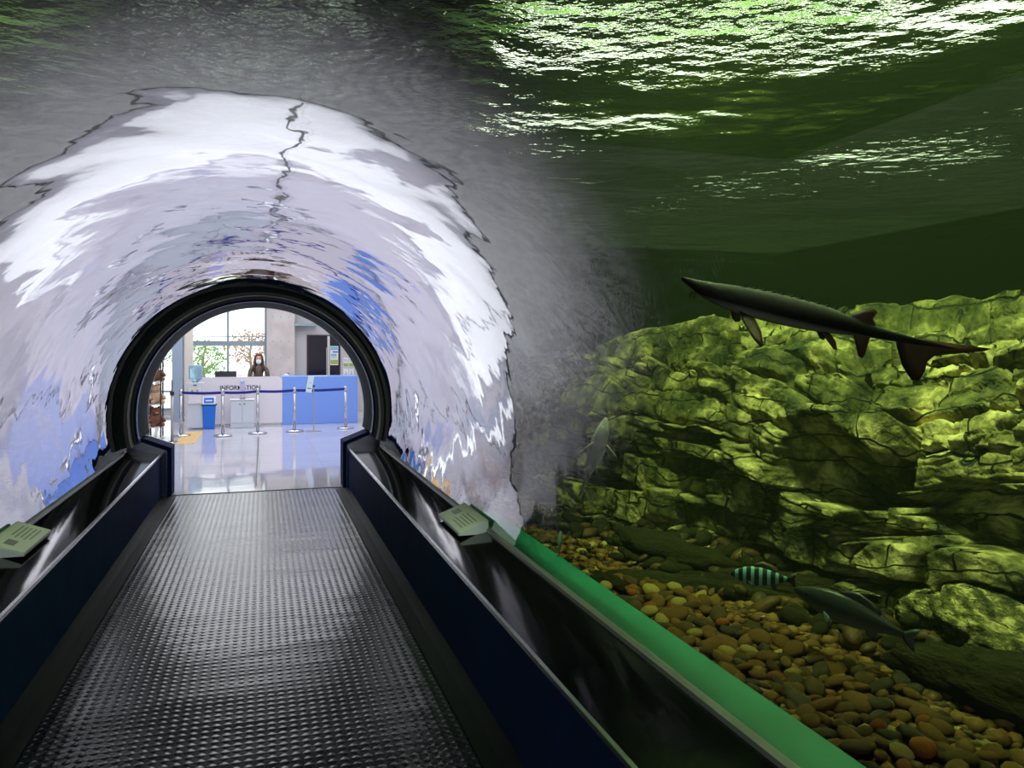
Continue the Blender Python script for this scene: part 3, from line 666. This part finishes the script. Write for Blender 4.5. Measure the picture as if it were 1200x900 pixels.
def bony_fish(label, body, finm, deep=.12, wide=.06):
    t = thing('tank_fish', label, 'fish')
    sec = [(.5, .06, .05), (.47, .22, .22), (.40, .50, .5), (.30, .80, .8), (.18, .98, 1), (.05, 1, .95), (-.08, .86, .8), (-.2, .6, .55), (-.3, .36, .3), (-.36, .27, .18), (-.39, .28, .1)]
    rings = [[(x, wide * b * math.cos(a), deep * h * math.sin(a)) for a in [k * 2 * PI / 18 for k in range(18)]] for x, h, b in sec]
    MB().loft(rings).build('body', body, t, smooth=True, sub=1)
    d = deep
    fin([(.15, d * .9), (.10, d * 1.35), (.0, d * 1.5), (-.12, d * 1.25), (-.2, d * .85), (-.2, d * .5), (.0, d * .9)], .003, 'dorsal_fin', finm, t)
    fin([(-.38, d * .2), (-.44, d * .6), (-.5, d * .85), (-.465, 0), (-.5, -d * .85), (-.44, -d * .6), (-.38, -d * .2)], .003, 'tail_fin', finm, t)
    fin([(-.1, -d * .6), (-.14, -d * 1.1), (-.2, -d * 1.1), (-.22, -d * .45)], .003, 'anal_fin', finm, t)
    for s in (-1, 1):
        f = fin([(0, 0), (-.03, -.05), (-.11, -.07), (-.09, -.015)], .002, 'pectoral_fin', finm, t); f.location = (.22, s * wide * .85, -d * .3); f.rotation_euler = (s * .5, 0, -s * .5)
        MB().lathe([(0, -.008), (.009, -.005), (.012, 0), (.009, .005), (0, .008)], (.38, s * wide * .55, d * .15), 10).build('eye', 'eye', t, smooth=True)
    return t
s1 = sturgeon('large dark sturgeon with a pale belly and forked tail swimming before the rock face', 'st_body', 'st_fin', bend=-.02)
place(s1, (1.045, 1.775, 1.665), (1.80, 1.60, 1.478), (-.25, -.25, 1), 0)
s2 = sturgeon('small pale sturgeon swimming nose up, belly to the acrylic', 'st2_body', 'st2_fin', bend=.05, wide=1.2)
place(s2, (1.37, 2.94, 1.214), (1.425, 3.36, .83), (.42, .7, .5), .15)
g1 = bony_fish('dark grey carp-like fish hovering over the dark boulder at the bottom', 'gr_body', 'gr_fin', .14, .07)
place(g1, (1.72, 2.22, .72), (1.95, 1.93, .62), (-.2, -.2, 1))
g2 = bony_fish('small fish with pale vertical bars beside the foot of the rock face', 'sp_body', 'gr_fin', .17, .08)
place(g2, (1.66, 2.50, .70), (1.84, 2.36, .695), (-.2, -.2, 1))
g3 = bony_fish('small teal fish seen end on above the far gravel near the plaque', 'te_body', 'te_fin', .13, .07)
place(g3, (1.385, 3.49, .66), (1.392, 3.53, .53), (.6, .5, 0))

# ------------------------------------------------------------------ LOBBY
t = thing('information_counter', 'white information counter with dark lettering on its front and a rounded top corner', 'counter', (-.35, 17.35, 0))
pr = [(-.95, .04), (-.95, .985)] + [(.78 - .09 + .09 * math.sin(a), .985 - .09 + .09 * math.cos(a)) for a in [i * PI / 12 for i in range(7)]] + [(.78, .04)]
MB().prism(pr, -.35, -.28).build('front_panel', 'counter', t)
B(-.93, .74, -.28, .35, .9, .94).build('worktop', 'white', t); B(-.95, -.92, -.28, .35, 0, .94).build('side_panel', 'counter', t); B(.75, .78, -.28, .35, 0, .9).build('side_panel', 'counter', t)
B(-.93, .76, -.30, -.27, 0, .04).build('kickboard', 'alu', t)
text('INFORMATION', 'lettering', .125, 'ink', t, (-.035, -.353, .765), sx=.92)
t = thing('blue_counter', 'light blue reception counter beside the white information counter', 'counter', (1.2, 17.35, 0))
B(-.765, .765, -.36, -.30, .0, .985).build('front_panel', 'blue', t, bevel=.006)
B(-.765, .765, -.30, .35, .955, .985).build('worktop', 'blue', t); B(.735, .765, -.30, .35, 0, .955).build('side_panel', 'blue', t)
t = thing('monitor', 'black computer monitor seen from behind on the information counter', 'monitor', (-.68, 17.45, .94))
B(-.21, .21, -.015, .015, .01, .155).build('screen_back', 'black', t, bevel=.005); B(-.03, .03, -.02, .0, -.0, .03).build('stand', 'black', t); B(.22, .32, -.02, .04, .045, .06).build('lamp_arm', 'black', t)
B(-.1, .1, -.06, .06, 0, .008).build('base', 'black', t)
t = thing('paper_box', 'small white round-topped box on the blue counter end', 'box', (.52, 17.2, .985))
B(-.045, .045, -.04, .04, 0, .05).build('body', 'paper', t, bevel=.012)
MB().lathe([(0, 0), (.016, 0), (.018, .012), (.012, .022), (0, .026)], (.035, -.02, .048), 12).build('knob', 'belt', t, smooth=True)
tag(B(1.0, 1.35, 17.05, 17.3, .986, .991).build('flat_paper', 'paper'), 'white sheets of paper lying flat on the blue counter', 'paper')

# person
def person():
    t = thing('person', 'person with long dark brown hair and white face mask standing behind the information counter', 'person', (-.035, 18.0, 0))
    H = 1.46
    me = bpy.data.meshes.new('body'); V = []; E = []; Rr = []
    def vtx(p, r, prev=None):
        V.append(p); Rr.append(r)
        if prev is not None: E.append((prev, len(V) - 1))
        return len(V) - 1
    pel = vtx((0, 0, .80), .125); wa = vtx((0, 0, .93), .10, pel); ch = vtx((0, 0, 1.05), .12, wa); ub = vtx((0, 0, 1.14), .095, ch); nk = vtx((0, -.005, 1.21), .045, ub); nk2 = vtx((0, -.01, 1.26), .043, nk)
    for s in (-1, 1):
        sh = vtx((s * .16, 0, 1.125), .060, ub); el = vtx((s * .20, -.05, .93), .042, sh); wr = vtx((s * .12, -.24, .955), .028, el); ha = vtx((s * .09, -.30, .965), .026, wr)
        for k, (dx, l) in enumerate(((-.024, .055), (-.008, .065), (.008, .062), (.022, .05))):
            a = vtx((s * .09 + dx, -.33, .962), .0095, ha); b = vtx((s * .09 + dx * 1.1, -.33 - l, .952), .008, a)
        vtx((s * .05, -.315, .955), .0095, ha)
        hp = vtx((s * .08, 0, .74), .095, pel); kn = vtx((s * .085, -.01, .42), .06, hp); an = vtx((s * .085, .02, .08), .04, kn); ft = vtx((s * .09, -.12, .035), .035, an)
    me.from_pydata(V, E, []); o = bpy.data.objects.new('body', me); C.objects.link(o); o.parent = t; me.materials.append(M['jacket']); me.materials.append(M['skin'])
    sk = o.modifiers.new('skin', 'SKIN'); sk.use_smooth_shade = True; sub = o.modifiers.new('sub', 'SUBSURF'); sub.levels = 1; sub.render_levels = 2
    for i, r in enumerate(Rr): me.skin_vertices[0].data[i].radius = (r, r * (.75 if i in (0, 1, 2, 3) else 1))
    me.skin_vertices[0].data[0].use_root = True
    # head with face
    hd = MB(); rings = []
    for z, wx, wy, yo in [(1.225, .028, .030, -.02), (1.235, .045, .048, -.025), (1.26, .058, .068, -.02), (1.29, .065, .078, -.012), (1.32, .071, .084, -.008), (1.35, .074, .088, -.004), (1.385, .073, .087, 0), (1.41, .064, .076, .003), (1.435, .04, .05, .004), (1.442, .012, .016, .004)]:
        rings.append([(wx * math.cos(a), yo + wy * math.sin(a), z) for a in [k * 2 * PI / 20 for k in range(20)]])
    hd.loft(rings).build('head', 'skin', t, smooth=True, sub=1)
    MB().loft([[(.011 * math.cos(a) * s, -.088 - d, z + .0 * math.sin(a)) for a in [k * PI / 3 for k in range(6)]] if False else [(.010 * s * math.cos(a), -.090 - d + .012 * math.sin(a), z) for a in [k * PI / 3 for k in range(6)]] for z, s, d in ((1.30, 1.1, .008), (1.315, 1, .006), (1.345, .6, -.004))]).build('nose', 'skin', t, smooth=True)
    for s in (-1, 1):
        MB().lathe([(0, -.006), (.009, -.003), (.010, 0), (.009, .003), (0, .006)], (s * .028, -.083, 1.343), 10).build('eye', 'eye', t, smooth=True)
        MB().tube([(s * .042, -.078, 1.362), (s * .028, -.087, 1.366), (s * .014, -.089, 1.363)], .003, 6).build('eyebrow', 'hair', t)
    # mask
    m = MB(); rings = []
    for z, w, y in ((1.325, .035, -.096), (1.315, .05, -.104), (1.29, .056, -.110), (1.265, .054, -.104), (1.24, .04, -.088), (1.232, .025, -.075)):
        rings.append([(w * math.sin(a), y + (1 - math.cos(a)) * w * 1.1, z) for a in [-.0 + (-1.35 + 2.7 * k / 10) for k in range(11)]] + [(w * .96 * math.sin(a), y + .005 + (1 - math.cos(a)) * w * 1.1, z) for a in [(1.35 - 2.7 * k / 10) for k in range(11)]])
    m.loft(rings).build('face_mask', 'mask', t, smooth=True)
    # hair: cap and long strands at both sides and the back
    h = MB(); rings = []
    for z, wx, wy, yo in [(1.30, .078, .060, .045), (1.34, .080, .068, .040), (1.38, .080, .082, .024), (1.415, .076, .086, .008), (1.445, .055, .064, .004), (1.462, .02, .03, .004)]:
        rings.append([(wx * math.cos(a), yo + wy * math.sin(a), z) for a in [k * 2 * PI / 24 for k in range(24)]])
    h.loft(rings)
    for i in range(26):
        a = -.25 + (PI + .5) * i / 25; r = .078; x, y = r * 1.05 * math.cos(a), r * math.sin(a) + .01
        k = .5 + .5 * math.sin(i * 2.3); zb = 1.03 + .05 * k if i not in (0, 25) else 1.1
        h.tube([(x * .95, y, 1.40), (x * 1.1, y, 1.31), (x * 1.2, y * 1.0, 1.2), (x * 1.25, y - .02 * (abs(x) / .08), 1.12), (x * 1.12, y - .03 * (abs(x) / .08), zb)], [.014, .02, .021, .018, .004], 7)
    for s in (-1, 1):
        h.tube([(s * .012, -.06, 1.44), (s * .055, -.062, 1.405), (s * .078, -.045, 1.34), (s * .083, -.045, 1.25), (s * .092, -.08, 1.14), (s * .08, -.095, 1.03)], [.010, .014, .018, .026, .03, .008], 8)
    h.build('hair', 'hair', t, smooth=True)
person()

# water dispenser
t = thing('water_dispenser', 'pale water dispenser with an upturned blue bottle beside the information counter', 'water dispenser', (-1.20, 16.6, 0))
B(-.15, .15, -.15, .15, .02, .90).build('body', 'steelgrey', t, bevel=.015)
B(-.115, .115, -.157, -.15, .52, .80).build('tap_recess', 'white', t); B(-.12, .12, -.19, -.15, .50, .52).build('drip_tray', 'white', t)
for x in (-.045, .045): MB().lathe([(.014, 0), (.014, .05), (.02, .06), (0, .065)], (x, -.175, .70), 10).build('tap', 'alu', t)
B(-.03, .03, -.155, -.149, .84, .86).build('light', 'ink', t)
MB().lathe([(0, 0), (.05, 0), (.055, .03), (.115, .06), (.125, .09), (.12, .12), (.125, .15), (.12, .19), (.125, .22), (.125, .31), (.11, .335), (0, .34)], (0, 0, .90), 24).build('bottle', 'wbottle', t, smooth=True)
# bin
t = thing('recycling_bin', 'bright blue bin with a white sign head beside the water dispenser', 'bin', (-.945, 16.5, 0))
MB().loft([[(s[0] * w, s[1] * w * .9, z) for s in ((-1, -1), (1, -1), (1, 1), (-1, 1))] for z, w in ((0, .098), (.46, .118))]).build('body', 'binblue', t, bevel=.01)
B(-.135, .135, -.115, .115, .455, .475).build('rim', 'navy', t)
MB().loft([[(-.12, -.10, .475), (.12, -.10, .475), (.12, .1, .475), (-.12, .1, .475)], [(-.12, -.04, .62), (.12, -.04, .62), (.12, .1, .62), (-.12, .1, .62)]]).build('lid', 'white', t, bevel=.006)
l = MB().loft([[(-.09, -.093, .50), (.09, -.093, .50), (.09, -.085, .50), (-.09, -.085, .50)], [(-.09, -.048, .605), (.09, -.048, .605), (.09, -.04, .605), (-.09, -.04, .605)]]); lb = l.build('label', 'binblue', t)
l = MB().loft([[(-.06, -.079, .54), (.06, -.079, .54), (.06, -.075, .54), (-.06, -.075, .54)], [(-.06, -.072, .56), (.06, -.072, .56), (.06, -.068, .56), (-.06, -.068, .56)]]); l.build('print', 'paper', lb)
# cabinet
t = thing('small_cabinet', 'small white two-door cabinet standing before the information counter', 'cabinet', (-.335, 16.62, 0))
B(-.22, .22, -.15, .15, .0, .54).build('body', 'steelgrey', t, bevel=.004); B(-.235, .235, -.17, .16, .54, .56).build('top', 'white', t, bevel=.004)
for s in (-1, 1):
    d = MB().box(min(s * .215, s * .003), max(s * .215, s * .003), -.165, -.15, .10, .53).build('door', 'steelgrey', t, bevel=.003)
    MB().lathe([(0, 0), (.012, 0), (.014, .012), (0, .016)], (s * .045, -.17, .46), 12).build('knob', 'black', d)
t = thing('sanitiser_dispenser', 'lavender and grey hand sanitiser dispenser on the small white cabinet', 'sanitiser dispenser', (-.335, 16.6, .56))
B(-.05, .05, -.05, .05, 0, .015).build('base', 'black', t); B(-.045, .045, -.01, .04, .015, .17).build('back_plate', 'alu', t); B(-.048, .048, -.05, .04, .17, .37).build('head', 'bark_p', t, bevel=.01)
B(-.03, .03, -.052, -.049, .30, .34).build('label', 'label_b', t)

# stanchions
ZT = .80
def stanchion(loc, label):
    t = thing('stanchion_post', label, 'barrier post', loc, 0, 'belt barrier posts')
    MB().lathe([(0, 0), (.16, 0), (.165, .008), (.16, .02), (.06, .035), (.03, .045), (0, .045)], seg=32).build('base', 'chrome2', t, smooth=True)
    MB().lathe([(.0, .03), (.027, .03), (.027, ZT), (.0, ZT)], seg=18).build('pole', 'chrome2', t, smooth=True)
    MB().lathe([(0, ZT - .07), (.034, ZT - .07), (.034, ZT - .005), (.03, ZT + .025), (0, ZT + .03)], seg=18).build('belt_head', 'chrome2', t, smooth=True)
    return t
PB, PC, PD, PE, PG = (-1.338, 15.2), (-.629, 14.98), (-.039, 15.26), (.619, 15.45), (1.592, 15.76)
PA = (-1.381, 14.2)
p0 = stanchion((*PC, 0), 'chrome belt barrier post in front of the blue bin')
for p, l in ((PB, 'chrome belt barrier post at the end of the belt, before the water dispenser'), (PD, 'chrome belt barrier post in front of the small white cabinet end'),
             (PE, 'chrome belt barrier post where the blue counter meets the white one'), (PG, 'chrome belt barrier post at the end of the belt before the blue counter end')):
    dup(p0, (*p, 0), 0, l)
for (a, b, l) in ((PB, PC, 'navy belt stretched past the water dispenser and bin'), (PC, PD, 'navy belt stretched before the small white cabinet'), (PD, PE, 'navy belt stretched before the plain end of the white counter'), (PE, PG, 'navy belt stretched before the light blue counter')):
    av, bv = Vector((*a, ZT - .03)), Vector((*b, ZT - .03)); d = (bv - av).normalized(); av += d * .03; bv -= d * .03; n = Vector((d.y, -d.x, 0)) * .002
    mb = MB(); rings = []
    for i in range(9):
        p = av.lerp(bv, i / 8); p.z -= .012 * math.sin(PI * i / 8); rings.append([p + n + Vector((0, 0, .024)), p - n + Vector((0, 0, .024)), p - n - Vector((0, 0, .024)), p + n - Vector((0, 0, .024))])
    tag(mb.loft(rings).build('barrier_belt', 'belt'), l, 'barrier belt', 'barrier belts')
# thick grey post with black rod
t = thing('gate_post', 'grey steel post with a thin black rod on top by the souvenir shelf', 'post', (*PA, 0))
MB().lathe([(0, 0), (.09, 0), (.09, .015), (.03, .03), (0, .03)], seg=20).build('base', 'chrome2', t); MB().lathe([(0, .02), (.024, .02), (.024, .80), (0, .80)], seg=16).build('pole', 'alu', t, smooth=True)
MB().lathe([(0, .78), (.034, .78), (.034, .84), (0, .85)], seg=16).build('collar', 'black', t); MB().lathe([(0, .84), (.010, .84), (.009, 1.03), (0, 1.04)], seg=10).build('rod', 'black', t)
# sign stand
t = thing('sign_stand', 'thin sign stand with a tilted pale blue board before the blue counter', 'sign', (.965, 15.4, 0))
B(-.14, .14, -.11, .11, 0, .012).build('base', 'alu', t, bevel=.004); MB().lathe([(0, .01), (.011, .01), (.011, .86), (0, .86)], seg=12).build('pole', 'chrome2', t)
b = B(-.055, .055, -.008, .008, -.16, .16).build('sign_board', 'sign', t); b.location = (-.07, -.03, .89); b.rotation_euler = (.1, .14, .25)
B(-.035, .035, -.0095, -.008, -.09, -.075).build('print', 'ink', b); B(-.02, .02, -.0095, -.008, .02, .03).build('print', 'alu', b)
B(-.02, .02, -.02, .02, .83, .87).build('clamp', 'black', t)
# tactile paving
tp = MB(); tp.box(-1.32, -1.02, 13.9, 15.9, -.002, .002)
for i in range(6): tp.box(-1.30 + i * .048, -1.275 + i * .048, 13.92, 15.88, .002, .006)
tag(tp.build('tactile_strip', 'tactile'), 'ochre ribbed tactile paving strip on the lobby floor by the barrier', 'tactile paving')

# souvenir shelf
t = thing('souvenir_shelf', 'dark metal rack of open shelves beside the arch opening', 'shelf rack', (-1.86, 15.3, 0))
for x in (-.32, .0, .20): 
    for y in (-.15, .15): B(x - .012, x + .012, y - .012, y + .012, 0, 1.5).build('post', 'plum', t)
SH = [.18, .58, .98, 1.36]
for z in SH: B(-.33, .21, -.16, .16, z - .02, z).build('shelf_board', 'white', t)
def plush(loc, m, s, label, rz=0):
    q = thing('plush_toy', label, 'soft toy', loc, rz); q.scale = (s, s, s)
    MB().lathe([(0, 0), (.07, .01), (.09, .06), (.075, .12), (.05, .15), (0, .155)], seg=16).build('body', m, q, smooth=True)
    MB().lathe([(0, -.06), (.04, -.045), (.06, 0), (.045, .045), (0, .06)], (0, -.01, .19), 16).build('head', m, q, smooth=True)
    for a in (-1, 1):
        MB().lathe([(0, -.022), (.02, -.01), (.022, .005), (0, .022)], (a * .042, -.005, .245), 10).build('ear', m, q, smooth=True)
        MB().tube([(a * .06, -.02, .12), (a * .09, -.06, .08), (a * .085, -.09, .07)], [.022, .024, .02], 8).build('arm', m, q, smooth=True)
        MB().tube([(a * .05, -.05, .03), (a * .06, -.11, .025), (a * .062, -.13, .035)], [.03, .028, .02], 8).build('leg', m, q, smooth=True)
    MB().lathe([(0, -.014), (.018, -.006), (.016, .008), (0, .014)], (0, -.066, .18), 10).build('muzzle', 'tan', q, smooth=True)
    return q
ploc = [(-.22, 0), (-.06, 0), (.10, 0)]
desc = ['lowest', 'second', 'third', 'top']
for i, z in enumerate(SH):
    for j, (x, y) in enumerate(ploc):
        if i == 3 and j == 0: continue
        m = ['brown', 'tan'][(i + j) % 2]
        plush((-1.86 + x, 15.3 + y - .02, z), m, 1.05 + .15 * ((i * 3 + j) % 3), '%s soft toy at the %s of the %s rack shelf' % (m, ['wall end', 'middle', 'lobby end'][j], desc[i]), .4 * (j - 1))

# door with poster
t = MB(); t.box(1.10, 1.92, YB - .03, YB + .02, .0, 1.92); d = t.build('door_1', 'plum'); d['kind'] = 'structure'
B(1.14, 1.60, YB - .04, YB - .03, .06, 1.89).build('door_pane', 'darkglass', d); B(1.66, 1.89, YB - .04, YB - .03, .06, 1.89).build('door_pane', 'darkglass', d)
B(1.60, 1.66, YB - .06, YB - .03, 0, 1.89).build('door_stile', 'cream', d)
MB().tube([(1.58, YB - .09, .85), (1.58, YB - .09, 1.6)], .013, 8).build('door_handle', 'chrome', d)
MB().tube([(1.70, YB - .09, .85), (1.76, YB - .09, .85)], .013, 8).build('door_handle', 'chrome', d)
def poster(name, x0, x1, z0, z1, y, bands, label, rot=False):
    t = thing(name, label, 'poster', ((x0 + x1) / 2, y, z0))
    w = (x1 - x0) / 2; h = z1 - z0
    B(-w, w, -.004, .0, 0, h).build('sheet', 'paper', t)
    for a, b, u, v, m in bands: B(-w + 2 * w * u, -w + 2 * w * v, -.006, -.004, h * a, h * b).build('print', m, t)
    return t
poster('door_poster', 1.67, 1.87, 1.16, 1.64, YB - .04, [(.78, .97, .04, .96, 'label_b'), (.66, .72, .3, .96, 'ink'), (.45, .60, .1, .8, 'label_b'), (.05, .28, .05, .95, 'label_g'), (.36, .40, .1, .9, 'alu')], 'blue and white poster stuck on the dark glass door')
for k, (x0, z0, l) in enumerate(((2.0, 1.11, 'upper notice with a green band nearer the dark door'), (2.14, 1.11, 'upper notice with a green band nearer the wall corner'), (2.0, .85, 'lower notice under the green-banded notice nearer the door'), (2.14, .85, 'lower notice under the green-banded notice nearer the corner'))):
    if k < 2: poster('wall_notice', x0, x0 + .125, z0, z0 + .24, YB - .002, [(.05, .4, .05, .95, 'label_g'), (.6, .66, .1, .9, 'alu'), (.75, .80, .1, .7, 'alu')], l)
    else: poster('wall_notice', x0, x0 + .125, z0, z0 + .24, YB - .002, [(.45, .62, .4, .55, 'alu'), (.30, .36, .3, .7, 'ink'), (.12, .18, .3, .7, 'ink'), (.9, .93, .1, .9, 'ink')], l)
# small frames on the right wall
for k, (y, z, w, h) in enumerate(((17.9, .98, .22, .28), (17.1, .68, .3, .18), (16.9, .38, .2, .26), (17.6, .22, .12, .12))):
    t = thing('wall_display', ['framed picture on the side wall, topmost of the four', 'wide low framed notice on the side wall under the picture', 'upright framed notice on the side wall above the smallest', 'smallest framed notice on the side wall, near the floor'][k], 'wall display', (2.45, y, z))
    B(-.02, 0, -w / 2, w / 2, 0, h).build('frame', 'cream', t); B(-.023, -.02, -w / 2 + .03, w / 2 - .03, .03, h - .03).build('sheet', 'paper', t); B(-.025, -.023, -w / 4, w / 6, h * .35, h * .6).build('print', 'brown', t)

# outside the window
B(-9, 9, YB + .35, 45, -.3, -.05).build('ground', 'ground')['kind'] = 'structure'
def tree(loc, h, cr, m, label, seed):
    t = thing('garden_tree', label, 'tree', loc); r = random.Random(seed)
    tr = MB(); tr.tube([(0, 0, 0), (.06, 0, h * .3), (-.04, .02, h * .6), (.05, 0, h * .9)], [.07, .055, .04, .015], 8)
    for k in range(9):
        z = h * (.3 + .06 * k); a = r.uniform(0, 6.28); l = cr * r.uniform(.6, 1)
        tr.tube([(0, 0, z), (l * .5 * math.cos(a), l * .5 * math.sin(a), z + l * .3), (l * math.cos(a), l * math.sin(a), z + l * .5)], [.025, .016, .006], 6)
    tr.build('trunk', 'trunk', t)
    lf = MB()
    for k in range(1100):
        a, b = r.uniform(0, 6.28), r.uniform(-1, 1); q = cr * r.uniform(.5, 1); c = Vector((q * math.cos(a) * math.sqrt(1 - b * b), q * math.sin(a) * math.sqrt(1 - b * b), h * .7 + q * b * .8)); s = r.uniform(.025, .06)
        n = Vector((r.uniform(-1, 1), r.uniform(-1, 1), r.uniform(-1, 1))).normalized(); u = n.orthogonal().normalized() * s; w = n.cross(u)
        lf.add([c - u, c + w * .5, c + u, c - w * .5], [(0, 1, 2, 3)])
    lf.build('foliage', m, t)
tree((-1.55, 24.0, -.05), 1.9, .75, 'leaf', 'small bright green garden tree outside the window', 1)
tree((-.3, 25.9, -.05), 2.4, .8, 'leaf2', 'pinkish thin-leaved garden tree behind the green one', 2)
tree((-3.1, 26.6, -.05), 2.4, 1.0, 'leaf', 'larger green tree beyond the narrow side window', 3)
# dark rubble between the gravel and the rock face
def rubble():
    base = []
    for k in range(4):
        bm = pebble_mesh(60 + k, 2); base.append(([v.co.copy() for v in bm.verts], [[v.index for v in f.verts] for f in bm.faces])); bm.free()
    mb = MB()
    for _ in range(420):
        y = random.uniform(.9, 4.6); x = xmax(y) - .42 + .55 * random.random() + .1
        if x < 1.55: continue
        s = random.uniform(.02, .055); vs, fs = random.choice(base); m3 = Matrix.Rotation(random.uniform(0, 6.28), 3, 'Z') @ Matrix.Rotation(random.uniform(-.6, .6), 3, 'Y')
        c = Vector((x, y, bed_z(x, y) + random.uniform(-.01, .03) + .12 * max(0, x - xmax(y) + .2)))
        mb.add([c + m3 @ (v * s) for v in vs], fs, random.choices((0, 1, 2), (5, 3, 1))[0])
    tag(mb.build('rubble', ['deadbrown', 'peb1', 'peb4'], smooth=True), 'dark brown rubble strewn along the foot of the rock face', 'rubble', kind='stuff')
rubble()
